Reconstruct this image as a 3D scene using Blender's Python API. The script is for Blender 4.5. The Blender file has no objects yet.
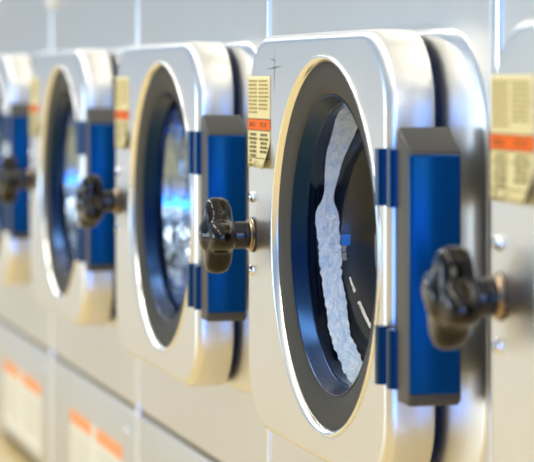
import bpy, bmesh, math, random
from mathutils import Vector, Matrix
random.seed(7)
scn = bpy.context.scene
col = scn.collection
PI = math.pi
PITCH = 0.712          # washer to washer
CX, CZ = -2.13, 0.5435 # porthole centre of the washer in focus
CAMZ = 0.70
H = CAMZ - CZ

# ------------------------------------------------------------------ materials
def mat(name, base, metal=0.0, rough=0.5, **kw):
    m = bpy.data.materials.new(name); m.use_nodes = True
    b = m.node_tree.nodes['Principled BSDF']
    b.inputs['Base Color'].default_value = (*base, 1)
    b.inputs['Metallic'].default_value = metal
    b.inputs['Roughness'].default_value = rough
    for k, v in kw.items():
        b.inputs[k.replace('_', ' ')].default_value = v
    return m

def noise_bump(m, scale, strength, dist=0.001, stretch=(1, 1, 1), rough=None):
    nt = m.node_tree; b = nt.nodes['Principled BSDF']
    tc = nt.nodes.new('ShaderNodeTexCoord'); mp = nt.nodes.new('ShaderNodeMapping')
    mp.inputs['Scale'].default_value = stretch
    n = nt.nodes.new('ShaderNodeTexNoise'); n.inputs['Scale'].default_value = scale
    n.inputs['Detail'].default_value = 4
    bp = nt.nodes.new('ShaderNodeBump'); bp.inputs['Strength'].default_value = strength
    bp.inputs['Distance'].default_value = dist
    nt.links.new(tc.outputs['Object'], mp.inputs['Vector'])
    nt.links.new(mp.outputs['Vector'], n.inputs['Vector'])
    nt.links.new(n.outputs['Fac'], bp.inputs['Height'])
    nt.links.new(bp.outputs['Normal'], b.inputs['Normal'])
    if rough:
        mr = nt.nodes.new('ShaderNodeMapRange')
        mr.inputs['To Min'].default_value = rough[0]; mr.inputs['To Max'].default_value = rough[1]
        nt.links.new(n.outputs['Fac'], mr.inputs['Value'])
        nt.links.new(mr.outputs['Result'], b.inputs['Roughness'])
    return m

STEEL = noise_bump(mat('brushed_steel', (.78, .77, .74), 1, .34), 60, .10, .0004, (1, 1, .08), (.29, .38))
PANEL = noise_bump(mat('panel_steel', (.75, .74, .71), 1, .38), 50, .10, .0004, (1, 1, .06), (.34, .44))
FAINT = mat('faint_print', (.68, .62, .45), 0, .6, Specular_IOR_Level=.1)
CHROME = mat('polished_rim', (.84, .83, .80), 1, .22)
SCREW = mat('screw_steel', (.75, .76, .78), 1, .18)
RUBBER = noise_bump(mat('grey_rubber', (.050, .047, .039), 0, .5, Specular_IOR_Level=.12), 300, .12, .0005)
BLACKGL = mat('black_gloss', (.006, .008, .012), 0, .14, Specular_IOR_Level=.4)
RETAIN = mat('retainer_blue_sheen', (.002, .004, .012), 0, .24, Specular_IOR_Level=1.0)
RETAIN.node_tree.nodes['Principled BSDF'].inputs['Specular Tint'].default_value = (.1, .35, 1, 1)  # blue reflection put into the ring's base colour and specular tint
KNOB = mat('knob_enamel', (.006, .004, .002), 0, .06, Specular_IOR_Level=.35)
SEAL_SHEEN = mat('seal_blue_sheen', (.001, .010, .040), 0, .35, Specular_IOR_Level=.15)  # reflected blue put into the dark seal's base colour
HOUSING = noise_bump(mat('hinge_grey', (.068, .064, .055), 0, .42, Specular_IOR_Level=.3), 400, .1, .0004)
BLUE_SHEEN = mat('hinge_blue_sheen', (.0, .028, .125), .0, .25, Specular_IOR_Level=.6)
BLUE_SHEEN.node_tree.nodes['Principled BSDF'].inputs['Specular Tint'].default_value = (.05, .45, 1, 1)  # blue reflection on the hinge side put into its colour and tint
BARREL = mat('barrel_blue_sheen', (.0, .014, .055), 0, .22, Specular_IOR_Level=.6)
BARREL.node_tree.nodes['Principled BSDF'].inputs['Specular Tint'].default_value = (.08, .4, 1, 1)  # barrels' reflected blue put into base colour and tint
BRASS = mat('brass', (.55, .43, .31), 1, .28)
GLASS = bpy.data.materials.new('door_glass'); GLASS.use_nodes = True
nt = GLASS.node_tree; nt.nodes.remove(nt.nodes['Principled BSDF'])
fr_ = nt.nodes.new('ShaderNodeFresnel'); fr_.inputs['IOR'].default_value = 1.5
tr_ = nt.nodes.new('ShaderNodeBsdfTransparent'); tr_.inputs['Color'].default_value = (.95, .975, 1, 1)
gl_ = nt.nodes.new('ShaderNodeBsdfGlossy'); gl_.inputs['Roughness'].default_value = .02
mx_ = nt.nodes.new('ShaderNodeMixShader')
ge_ = nt.nodes.new('ShaderNodeNewGeometry'); ml_ = nt.nodes.new('ShaderNodeMath'); ml_.operation = 'SUBTRACT'; ml_.use_clamp = True
nt.links.new(fr_.outputs[0], ml_.inputs[0]); nt.links.new(ge_.outputs['Backfacing'], ml_.inputs[1])   # reflect once per pane face, no inner total reflection
nt.links.new(ml_.outputs[0], mx_.inputs[0]); nt.links.new(tr_.outputs[0], mx_.inputs[1]); nt.links.new(gl_.outputs[0], mx_.inputs[2])
nt.links.new(mx_.outputs[0], nt.nodes['Material Output'].inputs['Surface'])
SUDS = noise_bump(mat('suds', (.80, .91, 1.0), 0, .25, Subsurface_Weight=.3), 160, 1.0, .003)
_n = SUDS.node_tree; _t = _n.nodes.new('ShaderNodeTexNoise'); _t.inputs['Scale'].default_value = 90; _t.inputs['Detail'].default_value = 5
_c = _n.nodes.new('ShaderNodeTexCoord'); _r = _n.nodes.new('ShaderNodeValToRGB')
_r.color_ramp.elements[0].position = .38; _r.color_ramp.elements[0].color = (.74, .84, .97, 1)
_r.color_ramp.elements[1].position = .58; _r.color_ramp.elements[1].color = (.93, .97, 1, 1)
_n.links.new(_c.outputs['Object'], _t.inputs['Vector']); _n.links.new(_t.outputs['Fac'], _r.inputs['Fac'])
_n.links.new(_r.outputs['Color'], _n.nodes['Principled BSDF'].inputs['Base Color'])
SUDS.node_tree.nodes['Principled BSDF'].inputs['Subsurface Radius'].default_value = (.004, .006, .01)
DRUM = mat('drum_steel', (.40, .46, .54), 1, .25)
DARK = mat('dark_plastic', (.02, .02, .02), 0, .5)
SHADOWGAP = mat('groove_dark', (.30, .26, .18), 0, .6)
YEL = mat('label_yellow', (.80, .70, .36), 0, .45, Specular_IOR_Level=.1)
CREAM = mat('label_cream', (.84, .80, .66), 0, .45, Specular_IOR_Level=.1)
ORANGE = mat('label_orange', (.90, .15, .005), 0, .45, Specular_IOR_Level=.1)
ORANGE2 = mat('label_orange_faded', (.93, .38, .15), 0, .45, Specular_IOR_Level=.1)
INK = mat('label_ink', (.16, .12, .04), 0, .6, Specular_IOR_Level=.1)
INKSOFT = mat('label_ink_soft', (.45, .36, .14), 0, .6, Specular_IOR_Level=.1)
SCRATCH = mat('scratch', (.22, .23, .24), .5, .5)
WHITEP = mat('white_plastic', (.85, .86, .84), 0, .3)

# floor: speckled cream vinyl
FLOOR = mat('cream_floor', (.78, .70, .52), 0, .28)
nt = FLOOR.node_tree; b = nt.nodes['Principled BSDF']
n = nt.nodes.new('ShaderNodeTexNoise'); n.inputs['Scale'].default_value = 40
r = nt.nodes.new('ShaderNodeValToRGB')
r.color_ramp.elements[0].position = .4; r.color_ramp.elements[0].color = (.70, .53, .23, 1)
r.color_ramp.elements[1].position = .6; r.color_ramp.elements[1].color = (.78, .61, .30, 1)
tc = nt.nodes.new('ShaderNodeTexCoord')
nt.links.new(tc.outputs['Object'], n.inputs['Vector'])
nt.links.new(n.outputs['Fac'], r.inputs['Fac']); nt.links.new(r.outputs['Color'], b.inputs['Base Color'])
WALL = mat('painted_wall', (.62, .66, .70), 0, .7)

# ------------------------------------------------------------------ helpers
def link(name, me, m, parent=None):
    o = bpy.data.objects.new(name, me); col.objects.link(o)
    for x in (m if isinstance(m, (list, tuple)) else [m]): me.materials.append(x)
    if parent: o.parent = parent
    return o

def finish(name, bm, m, parent=None, smooth=True, angle=35):
    bmesh.ops.remove_doubles(bm, verts=bm.verts, dist=1e-6)
    bmesh.ops.recalc_face_normals(bm, faces=bm.faces)
    me = bpy.data.meshes.new(name); bm.to_mesh(me); bm.free()
    if smooth:
        for p in me.polygons: p.use_smooth = True
        me.set_sharp_from_angle(angle=math.radians(angle))
    return link(name, me, m, parent)

def box(bm, x0, x1, y0, y1, z0, z1, mi=0, bev=0, seg=3):
    vs = [bm.verts.new((x, y, z)) for x in (x0, x1) for y in (y0, y1) for z in (z0, z1)]
    q = [(0, 1, 3, 2), (4, 6, 7, 5), (0, 4, 5, 1), (2, 3, 7, 6), (0, 2, 6, 4), (1, 5, 7, 3)]
    fs = [bm.faces.new([vs[i] for i in f]) for f in q]
    for f in fs: f.material_index = mi
    if bev:
        es = {e for f in fs for e in f.edges}
        bmesh.ops.bevel(bm, geom=list(es), offset=bev, segments=seg, profile=.5, affect='EDGES')

def loft(bm, loops, closed=False, mi=0):
    """loops: lists of points of the same length; each loop is a ring"""
    rs = [[bm.verts.new(p) for p in lp] for lp in loops]
    n = len(rs[0]); m = len(rs)
    for i in range(m if closed else m - 1):
        a, c = rs[i], rs[(i + 1) % m]
        for k in range(n):
            f = bm.faces.new((a[k], a[(k + 1) % n], c[(k + 1) % n], c[k])); f.material_index = mi
    return rs

def circ(r, y, n=96, cx=0, cz=0):
    return [(cx + r * math.cos(2 * PI * k / n), y, cz + r * math.sin(2 * PI * k / n)) for k in range(n)]

def lathe(bm, prof, n=96, cx=0, cz=0, cap0=False, cap1=False, closed=False):
    """prof: (r, y) along the -Y/+Y axis"""
    rs = loft(bm, [circ(r, y, n, cx, cz) for r, y in prof], closed)
    if cap0: bm.faces.new(rs[0])
    if cap1: bm.faces.new(rs[-1])

def rrect(x0, x1, z0, z1, rad, y, n=160):
    """rounded rectangle outline sampled by angle about the origin"""
    pts = []
    cs = [(x1 - rad, z1 - rad), (x0 + rad, z1 - rad), (x0 + rad, z0 + rad), (x1 - rad, z0 + rad)]
    for k in range(n):
        a = 2 * PI * k / n; dx, dz = math.cos(a), math.sin(a)
        t = min((x1 / dx) if dx > 1e-9 else (x0 / dx) if dx < -1e-9 else 1e9,
                (z1 / dz) if dz > 1e-9 else (z0 / dz) if dz < -1e-9 else 1e9)
        px, pz = dx * t, dz * t
        for i, (cx, cz) in enumerate(cs):
            if (px - cx) * (1 if i in (0, 3) else -1) > 0 and (pz - cz) * (1 if i in (0, 1) else -1) > 0:
                bq = dx * cx + dz * cz; cc = cx * cx + cz * cz - rad * rad
                s = bq + math.sqrt(max(bq * bq - cc, 0)); px, pz = dx * s, dz * s
        pts.append((px, y, pz))
    return pts

# ------------------------------------------------------------------ one washer
# local frame: origin on the floor, under the porthole centre, y = 0 the door face
Z = CZ
def up(o): o.location.z += 0; return o
L, R_, T, B = -.282, .198, .2025, -.2075     # door outline about porthole centre
YW = .060                                    # front panel plane
WL, WR = -.414, .298                    # washer sides
SEAM = .2295                                 # groove between upper and lower panel

def shift(bm, dz=Z):
    bmesh.ops.translate(bm, verts=bm.verts, vec=(0, 0, dz))

def make_washer():
    root = bpy.data.objects.new('washing_machine', None); col.objects.link(root)
    root.empty_display_size = .2
    # cabinet carcass behind the front panels
    bm = bmesh.new()
    box(bm, WL + .004, WR - .004, YW + .024, YW + .64, .03, 1.32, bev=.004)
    # opening for the porthole is cut by building the carcass front from a ring
    fr = [f for f in bm.faces if abs(f.normal.y) > .9 and f.calc_center_median().y < YW + .1 and f.calc_area() > .3]
    bmesh.ops.delete(bm, geom=fr, context='FACES_ONLY')
    finish('cabinet', bm, PANEL, root)
    # upper front panel with round hole
    bm = bmesh.new()
    n = 160
    x0, x1, z0, z1 = WL + .004, WR - .004, SEAM + .005 - Z, 1.32 - Z
    def rr(ins, y, rad=.003): return rrect(x0 + ins, x1 - ins, z0 + ins, z1 - ins, rad, y, n)
    loops = [rr(0, YW + .022), rr(0, YW + .005), rr(.0003, YW + .0025), rr(.001, YW + .0009), rr(.002, YW + .0002), rr(.003, YW), rr(.004, YW), circ(.167, YW, n), circ(.165, YW, n), circ(.165, YW + .022, n)]
    loft(bm, loops, closed=True)
    shift(bm); finish('front_panel', bm, PANEL, root, angle=50)
    # lower service panel
    bm = bmesh.new()
    box(bm, WL + .004, WR - .004, YW, YW + .022, .022, SEAM - .0045, bev=.0025)
    finish('service_panel', bm, PANEL, root, angle=50)
    bm = bmesh.new()
    box(bm, WL + .004, WR - .004, YW + .008, YW + .0225, SEAM - .006, SEAM + .006)
    finish('panel_groove', bm, SHADOWGAP, root)
    # half-round trim strip covering the joint to the next washer
    bm = bmesh.new()
    pts = [(.0037 * math.cos(PI * k / 12), YW + .002 - .0042 * math.sin(PI * k / 12)) for k in range(13)]
    a = [bm.verts.new((x, y, .03)) for x, y in pts]; c = [bm.verts.new((x, y, 1.32)) for x, y in pts]
    for i in range(13):
        j = (i + 1) % 13; bm.faces.new((a[i], a[j], c[j], c[i]))
    bm.faces.new(a); bm.faces.new(c)
    tr = finish('joint_trim', bm, CHROME, root, angle=60); tr.location.x = WL
    bm = bmesh.new()
    box(bm, WL + .01, WR - .01, YW + .03, YW + .06, 0, .03)
    finish('plinth', bm, DARK, root)
    # raised mount behind the door
    bm = bmesh.new()
    def dr(ins, y, rad=.068, dx=0): return rrect(L + ins + dx, R_ - ins + dx, B + ins, T - ins, rad, y, n)
    def pl(k, y, rad):   # k 0..1: from the slope's crest to its foot, widest on the hinge side
        return rrect(L - .004 * k, R_ + .003 + .085 * k, B + .004 * (1 - k), T - .006 * (1 - k), rad, y, n)
    loops = [pl(1.01, YW + .001, .09), pl(1.0, YW - .0003, .09), pl(.9, YW - .0018, .088), pl(.75, YW - .0042, .085), pl(.5, YW - .0062, .078), pl(.22, YW - .0076, .070), pl(0, YW - .0082, .066), pl(-.02, YW - .0082, .066), circ(.166, YW - .0082, n), circ(.166, YW + .001, n)]
    loft(bm, loops, closed=True)
    shift(bm); finish('door_mount', bm, STEEL, root, angle=60)
    # dark seal in the gap
    bm = bmesh.new()
    loops = [dr(.007, .0522), dr(.007, .0455), circ(.170, .0455, n), circ(.170, .0522, n)]
    loft(bm, loops, closed=True)
    shift(bm); finish('door_seal', bm, SEAL_SHEEN, root)
    # door slab with rounded front edge
    bm = bmesh.new()
    loops = [circ(.1795, .0458, n), dr(.004, .0457), dr(.001, .0445), dr(0, .042), dr(0, .010), dr(.0008, .006), dr(.003, .0028), dr(.0060, .0004), dr(.0085, 0), dr(.0095, 0), circ(.1820, 0, n), circ(.1810, 0, n), circ(.1795, .001, n)]
    loft(bm, loops, closed=True)
    shift(bm); finish('door', bm, STEEL, root, angle=50)
    # polished lip
    bm = bmesh.new()
    lathe(bm, [(.1795, .030), (.1805, -.0002), (.1797, -.0016), (.1783, -.0020), (.1770, -.0014), (.1748, .0016), (.1730, .0042), (.1722, .030)], 128, closed=True)
    shift(bm); finish('door_rim', bm, CHROME, root, angle=60)
    # grey rubber gasket sloping inwards
    bm = bmesh.new()
    lathe(bm, [(.1724, .034), (.1728, .0040), (.1705, .0040), (.1560, .0060), (.1460, .0075), (.1430, .0095), (.1425, .034)], 128, closed=True)
    shift(bm); finish('door_gasket', bm, RUBBER, root)
    bm = bmesh.new()
    lathe(bm, [(.1425, .034), (.1425, .0090), (.1415, .0088), (.1405, .0100), (.1370, .0235), (.1360, .0245), (.1360, .034)], 128, closed=True)
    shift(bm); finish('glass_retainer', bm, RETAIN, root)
    # thick glass bowl bulging into the drum
    bm = bmesh.new()
    outer = [(.1358, .0225), (.1350, .030), (.1330, .045), (.1300, .062), (.1240, .078), (.1120, .090), (.0900, .097), (.0500, .100), (.0008, .1005)]
    inner = [(.0008, .0960), (.0500, .0955), (.0880, .0925), (.1085, .0860), (.1200, .0750), (.1255, .0610), (.1285, .0450), (.1300, .030), (.1310, .0225)]
    lathe(bm, outer + inner, 128, closed=True)
    shift(bm); finish('door_glass', bm, GLASS, root, angle=80)
    # tub mouth and drum
    bm = bmesh.new()
    lathe(bm, [(.1650, .0605), (.158, .075), (.154, .090), (.160, .110), (.156, .125), (.162, .128), (.166, .110), (.160, .095), (.166, .07)], 96, closed=True)
    shift(bm); finish('tub_mouth', bm, DARK, root)
    bm = bmesh.new()
    lathe(bm, [(.157, .135), (.200, .140), (.205, .155), (.205, .46), (.19, .475), (.02, .480), (.02, .483), (.193, .479), (.209, .463), (.209, .153), (.203, .137), (.157, .132)], 96, closed=True)
    for k in range(3):   # drum lifters
        a = 2 * PI * k / 3 + .5
        ca, sa = math.cos(a), math.sin(a)
        vs = []
        for y in (.18, .44):
            for (t, rr_) in ((-.03, .206), (-.012, .170), (.012, .170), (.03, .206)):
                vs.append(bm.verts.new((rr_ * ca - t * sa, y, rr_ * sa + t * ca)))
        for i in range(3): bm.faces.new((vs[i], vs[i + 1], vs[i + 5], vs[i + 4]))
        bm.faces.new(vs[:4]); bm.faces.new(vs[4:])
    shift(bm); finish('drum', bm, DRUM, root)

    # --- hand knob
    KX, KZ = -.257, Z - .0065
    bm = bmesh.new()
    n2 = 96
    def lobed(s, y, amp=1.0):
        pts = []
        for k in range(n2):
            a = 2 * PI * k / n2
            rad = (.0335 + .0068 * amp * math.cos(4 * a)) * s
            pts.append((rad * math.cos(a), y, rad * math.sin(a)))
        return pts
    prof = [(.20, -.0575, 0), (.36, -.0560, .1), (.46, -.0525, .3), (.60, -.0520, .7), (.78, -.0518, 1), (.91, -.0495, 1), (.98, -.0455, 1), (1.0, -.0400, 1), (.985, -.0335, 1), (.93, -.0285, 1), (.80, -.0258, .9), (.60, -.0250, .6), (.40, -.0235, 0)]
    rs = loft(bm, [lobed(s, y, a) for s, y, a in prof])
    bm.faces.new(rs[0]); bm.faces.new(rs[-1])
    knob = finish('door_knob', bm, KNOB, root, angle=80)
    knob.location = (KX, 0, KZ)
    bm = bmesh.new(); lathe(bm, [(.0130, -.0250), (.0145, -.0225), (.0148, -.0080), (.0130, -.0066), (.0130, -.0040)], 48, cap0=True, cap1=True)
    finish('knob_stem', bm, BLACKGL, knob)
    bm = bmesh.new(); lathe(bm, [(.0125, -.0064), (.0160, -.0060), (.0166, -.0050), (.0158, -.0042), (.0140, -.0038), (.0168, -.0034), (.0175, -.0026), (.0165, -.0018), (.0135, -.0012)], 48, cap0=True, cap1=True)
    finish('knob_collar', bm, BRASS, knob)
    bm = bmesh.new(); lathe(bm, [(.0185, .0003), (.0185, -.0012), (.016, -.0018)], 48, cap0=True, cap1=True)
    finish('knob_base', bm, DARK, knob)
    for dz in (.040, -.0375):
        bm = bmesh.new()
        lathe(bm, [(.0062, .0003), (.0062, -.0008), (.0055, -.0026), (.0036, -.0039), (.0012, -.0043)], 32, cap0=True, cap1=True)
        s = finish('door_screw', bm, SCREW, root); s.location = (KX - .002, 0, KZ + dz)
        bm = bmesh.new()
        box(bm, -.0034, .0034, -.00445, -.0037, -.0006, .0006); box(bm, -.0006, .0006, -.00445, -.0037, -.0034, .0034)
        c = finish('cross_slot', bm, DARK, s); c.rotation_euler.y = .5

    # --- hinge: housing bolted beside the door, barrels on the door face
    hx0, hx1, hy0, hy1 = .2475 - .0015, .2785, -.007, .0400
    zt, zt2, zb = CAMZ - .040, CAMZ - .058, CAMZ - .2725
    bm = bmesh.new()
    pr = [(hx0, zb), (hx1 - .004, zb), (hx1, zb + .004), (hx1, zt2 - .003), (hx1 - .002, zt2), (hx0 + .003, zt), (hx0, zt - .003)]
    a = [bm.verts.new((x, hy0, z)) for x, z in pr]; c = [bm.verts.new((x, hy1, z)) for x, z in pr]
    for i in range(len(pr)):
        j = (i + 1) % len(pr); bm.faces.new((a[i], a[j], c[j], c[i]))
    f1 = bm.faces.new(a); f2 = bm.faces.new(c)
    bmesh.ops.bevel(bm, geom=list(f1.edges) + list(f2.edges), offset=.0035, segments=4, profile=.5, affect='EDGES')
    hh = finish('hinge_housing', bm, HOUSING, root, angle=45)
    bm = bmesh.new()
    box(bm, hx1 - .004, hx1 + .0062, hy0 + .0003, hy1 - .003, zb + .010, zt2 - .004, bev=.0025, seg=4)
    for v in bm.verts:   # the cover curves round towards the aisle
        t = max(0, (hy0 + .020 - v.co.y) / .020)
        if v.co.x > hx1 + .001: v.co.x -= .0048 * t * t
    finish('side_cover', bm, BLUE_SHEEN, hh, angle=60)
    for zc0, zc1 in ((CAMZ - .108, CAMZ - .059), (CAMZ - .262, CAMZ - .212)):
        bm = bmesh.new()
        box(bm, .194, hx0 + .001, -.0040, .002, zc0 + .001, zc1 - .001, bev=.001)
        finish('hinge_leaf', bm, HOUSING, hh)
        for xb in (.2035, .2360):
            bm = bmesh.new()
            m_ = 24; ring0 = []; ring1 = []
            pts = [(xb + .0088 * math.cos(t), -.0055 - .0068 * math.sin(t)) for t in [PI * k / m_ for k in range(m_ + 1)]]
            pts += [(xb - .0088, -.001), (xb + .0088, -.001)]
            a = [bm.verts.new((x, y, zc0)) for x, y in pts]; c = [bm.verts.new((x, y, zc1)) for x, y in pts]
            for i in range(len(pts)):
                j = (i + 1) % len(pts); bm.faces.new((a[i], a[j], c[j], c[i]))
            fa = bm.faces.new(a); fc = bm.faces.new(c)
            bmesh.ops.bevel(bm, geom=list(fa.edges) + list(fc.edges), offset=.0012, segments=2, profile=.5, affect='EDGES')
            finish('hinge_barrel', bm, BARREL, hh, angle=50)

    # --- warning label on the latch side
    lx0, lx1, lz1, lz0 = -.2800 + .004, -.1870, CAMZ + .004, CAMZ - .0915
    y = -.0006
    def sheet(bm, x0, x1, z0, z1, y0=y, mi=0):
        box(bm, x0, x1, y0, y0 + .0007, z0, z1, mi)
    bm = bmesh.new()
    # sheet with the lower right corner lifting
    nx, nz = 16, 16
    g = [[None] * (nz + 1) for _ in range(nx + 1)]
    for i in range(nx + 1):
        for k in range(nz + 1):
            x = lx0 + (lx1 - lx0) * i / nx; z = lz0 + (lz1 - lz0) * k / nz
            lift = max(0, (i / nx - .80) + (.13 - k / nz)) ** 1.5 * .05
            g[i][k] = bm.verts.new((x - lift * .3, y - lift, z))
    for i in range(nx):
        for k in range(nz): bm.faces.new((g[i][k], g[i + 1][k], g[i + 1][k + 1], g[i][k + 1]))
    lab = finish('warning_label', bm, YEL, root)
    sm = lab.modifiers.new('thick', 'SOLIDIFY'); sm.thickness = .0003; sm.offset = -1
    bz1, bz0 = CAMZ - .0405, CAMZ - .0525
    bm = bmesh.new(); sheet(bm, lx0, lx1, bz0, bz1, y - .0003)
    finish('orange_band', bm, ORANGE, lab)
    rnd = random.Random(3)
    mid = (lx0 + lx1) / 2
    def words(bm, x0, x1, zc, hgt, y0, dens=1.0):
        """a line of tiny print: groups of letter-like strokes"""
        x = x0
        while x < x1 - .0015:
            wl = rnd.randint(3, 8)
            for _ in range(wl):
                if x > x1 - .0015: break
                w = hgt * .62
                k = rnd.randint(0, 3)
                box(bm, x, x + w * .28, y0, y0 + .0002, zc - hgt / 2, zc + hgt / 2)
                if k != 1: box(bm, x + w * .28, x + w * .8, y0, y0 + .0002, zc + hgt * .32, zc + hgt / 2)
                if k != 2: box(bm, x + w * .28, x + w * .8, y0, y0 + .0002, zc - hgt / 2, zc - hgt * .32)
                if k == 3: box(bm, x + w * .6, x + w * .85, y0, y0 + .0002, zc - hgt / 2, zc + hgt / 2)
                x += w * 1.12
            x += hgt * .7
    bm = bmesh.new()
    zt_ = lz1 - .005
    for i in range(9):
        zc = zt_ - i * .0041
        words(bm, lx0 + .004, mid - .003 - rnd.random() * .004, zc, .0020, y - .0003)
        if i < 8: words(bm, mid + .001, lx1 - .004 - rnd.random() * .008, zc, .0020, y - .0003)
    finish('small_print', bm, INKSOFT, lab, smooth=False)
    bm = bmesh.new()
    for i in range(6):
        zc = bz0 - .0045 - i * .0044; k = abs(((i * 7) % 5) - 2) * .0022
        words(bm, lx0 + .006 + k, mid - .004 - k, zc, .0026, y - .0003)
        if i < 5: words(bm, mid + .004 + k, lx1 - .006 - k, zc, .0026, y - .0003)
    zc = bz0 - .0290
    box(bm, lx0, lx1, y - .0003, y, zc - .0004, zc + .0004)
    words(bm, lx0 + .007, lx0 + .018, zc - .003, .0024, y - .0003)
    words(bm, lx0 + .004, lx0 + .019, zc - .0078, .0024, y - .0003)
    box(bm, lx0, lx1, y - .0005, y - .0002, bz1 - .0006, bz1 + .0003)
    box(bm, lx0, lx1, y - .0005, y - .0002, bz0 - .0003, bz0 + .0006)
    # curved arrow
    pts = []
    for k in range(13):
        t = k / 12; pts.append((lx0 + .0265 + .013 * t ** 1.6, zc - .0100 + .0085 * math.sin(t * PI * .5) - (.004 * max(0, t - .75) * 4)))
    for (xa, za), (xb, zb_) in zip(pts, pts[1:]):
        w = .0011 if xa < lx0 + .03 else .0006
        v = [bm.verts.new(p) for p in ((xa - w, y - .0004, za), (xb - w, y - .0004, zb_), (xb + w, y - .0004, zb_ + .0002), (xa + w, y - .0004, za))]
        bm.faces.new(v)
    finish('dark_print', bm, INK, lab, smooth=False)
    bm = bmesh.new()
    for (xa, xb) in ((lx0 + .008, mid - .010), (mid + .008, lx1 - .012)):
        words(bm, xa, xb, (bz0 + bz1) / 2, .0046, y - .0005)
    finish('band_lettering', bm, INK, lab, smooth=False)

    # --- lower sticker with two orange headings
    sx0, sx1, sz1, sz0 = -.235, .190, CAMZ - .536, .022 + .002
    bm = bmesh.new(); box(bm, sx0, sx1, YW - .0006, YW + .0003, .040, sz1)
    low = finish('lower_label', bm, CREAM, root)
    for xa, xb in ((sx0, sx0 + .185), (sx0 + .225, sx1)):
        bm = bmesh.new(); box(bm, xa, xb, YW - .0010, YW - .0004, sz1 - .022, sz1)
        finish('orange_heading', bm, ORANGE2, low)
    bm = bmesh.new()
    for i in range(9):
        words(bm, sx0 + .012, sx0 + .18, sz1 - .034 - i * .008, .0022, YW - .0010)
        words(bm, sx0 + .23, sx1 - .01, sz1 - .034 - i * .008, .0022, YW - .0010)
    finish('small_print', bm, FAINT, low, smooth=False)
    bm = bmesh.new(); lathe(bm, [(.008, YW + .0003), (.008, YW - .001), (.006, YW - .0035), (.001, YW - .0042)], 24, cap0=True, cap1=True)
    s = finish('panel_screw', bm, SCREW, root); s.location = (.222, 0, CAMZ - .512)
    # key lock with white bezel high on the latch side
    bm = bmesh.new(); lathe(bm, [(.030, YW + .0003), (.030, YW - .006), (.026, YW - .012), (.018, YW - .014), (.002, YW - .014)], 48, cap0=True, cap1=True)
    lk = finish('key_lock', bm, WHITEP, root); lk.location = (-.385, 0, CAMZ + .150)
    bm = bmesh.new(); box(bm, -.0015, .0015, YW - .0146, YW - .0135, -.007, .007)
    finish('keyhole', bm, DARK, lk)
    return root

first = make_washer()
GRP = 'front-loading washers in the row'
def copy_tree(o, parent=None):
    c = o.copy(); col.objects.link(c)
    if parent: c.parent = parent
    for ch in list(o.children): copy_tree(ch, c)
    return c
labels = {
    0: 'nearest stainless steel washer, cut off by the right edge, its black knob blurred',
    1: 'stainless steel washer in sharp focus with suds behind its round glass',
    2: 'slightly blurred stainless steel washer next behind the one in focus',
    3: 'strongly blurred stainless steel washer, second from the left edge of the picture',
    4: 'most distant stainless steel washer, very blurred and cut off by the left edge',
}
washers = {}
for k in (1, 0, 2, 3, 4):
    w = first if k == 1 else copy_tree(first)
    w.location = (CX - PITCH * (k - 1) + (.018 if k == 0 else 0), 0, 0)
    w['label'] = labels[k]; w['category'] = 'washing machine'; w['group'] = GRP
    washers[k] = w
def child(o, nm): return [c for c in o.children if c.name.split('.')[0] == nm]
for k, a in ((0, .22), (2, .5), (3, .1), (4, .7)):
    child(washers[k], 'door_knob')[0].rotation_euler.y = a
jt = child(washers[0], 'joint_trim')[0]; jt.location.x = WL - .008; jt.scale = (2.4, 1, 1)   # a wider filler covers this joint
# added cone liner, shaped to put bright reflections behind the further washers' glass
GLINT_LINER = noise_bump(mat('glint_liner', (.42, .49, .60), 1, .13), 34, .8, .005, (1.6, 1, .45))
bm = bmesh.new(); lathe(bm, [(.1405, .0345), (.1345, .060), (.1270, .085), (.1120, .131), (.1500, .131), (.1450, .0345)], 96, closed=True)
shift(bm); glint_sleeve = finish('glint_sleeve', bm, DARK, None); glint_sleeve_mesh = glint_sleeve.data; bpy.data.objects.remove(glint_sleeve)
for k in (2, 3, 4): child(washers[k], 'tub_mouth')[0].data = glint_sleeve_mesh
for k in (2, 3, 4):
    for nm in ('tub_mouth', 'drum'):
        sl = child(washers[k], nm)[0].material_slots[0]; sl.link = 'OBJECT'; sl.material = GLINT_LINER
# long scuffs wiped across the door of the washer in focus
def scuff():
    bm = bmesh.new()
    def stroke(x0, z0, x1, z1, w):
        d = Vector((x1 - x0, 0, z1 - z0)).normalized(); nrm = Vector((-d.z, 0, d.x)) * w
        a = Vector((x0, -.0003, z0)); c = Vector((x1, -.0003, z1)); mdl = (a + c) / 2
        bm.faces.new([bm.verts.new(p) for p in (a, mdl + nrm, c, mdl - nrm)])
    ox = -.170
    stroke(ox, CAMZ + .034, ox - .002, CAMZ - .018, .0009)
    stroke(ox - .034, CAMZ + .011, ox + .030, CAMZ + .014, .0010)
    stroke(ox - .018, CAMZ + .022, ox + .006, CAMZ + .019, .0007)
    return finish('scuff_mark', bm, SCRATCH, washers[1], smooth=False)
scuff()

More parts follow.
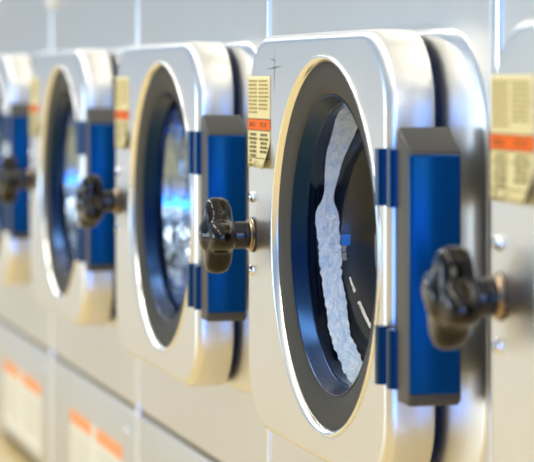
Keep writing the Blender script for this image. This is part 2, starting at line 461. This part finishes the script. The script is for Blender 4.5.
# ------------------------------------------------------------------ suds clinging round the glass bowl
bm = bmesh.new()
rnd = random.Random(11)
N = 150; M = 10
a0, a1 = math.radians(94), math.radians(292)
def wob(t, f, s): return math.sin(t * f + s) * .5 + math.sin(t * f * 2.3 + s * 1.7) * .3 + math.sin(t * f * 5.1 + s * 2.9) * .2
top = []
for i in range(N + 1):
    t = i / N; a = a0 + (a1 - a0) * t
    taper = min(1, t / .03, (1 - t) / .05)
    ks = [(0, .016), (.08, .026), (.22, .021), (.33, .010), (.355, .011), (.39, .024), (.55, .021), (.72, .020), (.88, .026), (1, .020)]
    for (ta, wa), (tb, wb) in zip(ks, ks[1:]):
        if ta <= t <= tb: w = wa + (wb - wa) * (t - ta) / (tb - ta)
    w += .0012 * wob(t, 19, 1) + .0022 * rnd.uniform(-1, 1) * (1 if t > .40 else .25)
    w *= max(taper, .05)
    yc = .0465 + .003 * wob(t, 9, 2)
    row = []
    for j in range(M + 1):
        u = j / M * 2 - 1
        yy = yc + u * w * .5
        rg = .1352 - (yy - .030) * .155 + .0012       # just off the drum side of the glass
        th = math.sqrt(max(0, 1 - u * u)) * (.0050 + .0015 * rnd.uniform(-1, 1)) * taper
        row.append(((rg, yy), (rg + th + .0003, yy), a))
    top.append(row)
def P(r, y, a): return (r * math.cos(a), y, r * math.sin(a))
A = [[bm.verts.new(P(*c[0], c[2])) for c in row] for row in top]
Bv = [[bm.verts.new(P(*c[1], c[2])) for c in row] for row in top]
for i in range(N):
    for j in range(M):
        bm.faces.new((A[i][j], A[i][j + 1], A[i + 1][j + 1], A[i + 1][j]))
        bm.faces.new((Bv[i][j], Bv[i + 1][j], Bv[i + 1][j + 1], Bv[i][j + 1]))
    for j in (0, M):
        bm.faces.new((A[i][j], A[i + 1][j], Bv[i + 1][j], Bv[i][j]))
for i in (0, N):
    for j in range(M): bm.faces.new((A[i][j], Bv[i][j], Bv[i][j + 1], A[i][j + 1]))
shift(bm, CZ)
sd = finish('soap_suds', bm, SUDS, None, angle=60)
sd.location = (CX, 0, 0)
sd['label'] = 'curved band of pale blue-white soap suds clinging inside the sharp porthole glass'
sd['category'] = 'suds'; sd['kind'] = 'stuff'

# ------------------------------------------------------------------ room
bm = bmesh.new(); box(bm, -16, 7, -5, YW + .75, -.05, 0)
fl = finish('floor', bm, FLOOR, None, smooth=False); fl['kind'] = 'structure'
bm = bmesh.new(); box(bm, -16, 0, YW + .70, YW + .80, 0, 2.8)
wl = finish('wall_back', bm, WALL, None, smooth=False); wl['kind'] = 'structure'

# ------------------------------------------------------------------ light
def area(name, loc, target, sx, sy, color, radiance):
    l = bpy.data.lights.new(name, 'AREA'); l.shape = 'RECTANGLE'; l.size = sx; l.size_y = sy
    l.color = color; l.energy = radiance * PI * sx * sy
    o = bpy.data.objects.new(name, l); col.objects.link(o); o.location = loc
    o.rotation_euler = (Vector(target) - Vector(loc)).to_track_quat('-Z', 'Y').to_euler()
    return o
area('blue_window_light', (3.4, -1.3, .52), (-2, -.4, .5), 3.0, .95, (.0, .22, 1.0), 12)
area('white_window_light', (3.8, -.2, 1.35), (-2, -.2, .5), 3.4, .6, (.80, .88, 1.0), 5)
area('opposite_glint_source', (-4.2, -3.2, .60), (-3.8, 0, .55), 2.4, .7, (.62, .80, 1.0), 6)  # unseen source, added to give streaks in the glass bowls
area('high_window_light', (3.8, -.2, 2.1), (-2, -.2, .5), 3.4, .7, (1.0, .95, .84), 5)
area('aisle_end_glint_source', (-9, -1.7, .22), (-2, -.2, .4), 1.6, .20, (.72, .85, 1.0), 1.5)  # unseen low source, added for bright glints in the far door glass
area('aisle_end_blue_glint', (-9, -1.6, .55), (-2, -.2, .6), 1.2, .35, (.08, .35, 1.0), .8)  # unseen blue source, added to tint the glass reflections
for i in range(6):
    area('ceiling_tube_light', (.2 - i * 1.9, -1.3, 2.6), (.2 - i * 1.9, -1.3, 0), 1.3, .30, (1.0, .96, .86), 17)

w = bpy.data.worlds.new('room_light'); scn.world = w; w.use_nodes = True
nt = w.node_tree; bg = nt.nodes['Background']
tc = nt.nodes.new('ShaderNodeTexCoord'); sp = nt.nodes.new('ShaderNodeSeparateXYZ')
mr = nt.nodes.new('ShaderNodeMapRange'); mr.inputs['From Min'].default_value = -1
rp = nt.nodes.new('ShaderNodeValToRGB'); cr = rp.color_ramp
cr.elements[0].position = 0; cr.elements[0].color = (.50, .45, .34, 1)
cr.elements[1].position = 1; cr.elements[1].color = (.95, .92, .84, 1)
for p, c in ((.485, (.85, .66, .32, 1)), (.506, (.35, .49, .65, 1)), (.60, (.24, .40, .64, 1)), (.72, (.50, .58, .70, 1)), (.82, (.95, .93, .86, 1))):
    e = cr.elements.new(p); e.color = c
nt.links.new(tc.outputs['Generated'], sp.inputs['Vector']); nt.links.new(sp.outputs['Z'], mr.inputs['Value'])
nt.links.new(mr.outputs['Result'], rp.inputs['Fac']); nt.links.new(rp.outputs['Color'], bg.inputs['Color'])
bg.inputs['Strength'].default_value = 1.0

# ------------------------------------------------------------------ camera
cam = bpy.data.cameras.new('camera'); co = bpy.data.objects.new('camera', cam); col.objects.link(co)
s_, c_ = .2604, math.sqrt(1 - .2604 ** 2)
co.location = (0, -.6286, CAMZ)
co.rotation_euler = Vector((-c_, s_, 0)).to_track_quat('-Z', 'Y').to_euler()
cam.sensor_width = 36; cam.lens = 2343 / 534 * 36
cam.shift_y = -151 / 534
cam.clip_start = .05
cam.dof.use_dof = True; cam.dof.focus_distance = 2.28; cam.dof.aperture_fstop = 6.8
scn.camera = co
scn.view_settings.view_transform = 'Standard'; scn.view_settings.look = 'None'
scn.view_settings.exposure = 0.0; scn.view_settings.gamma = 1; scn.view_settings.use_curve_mapping = False
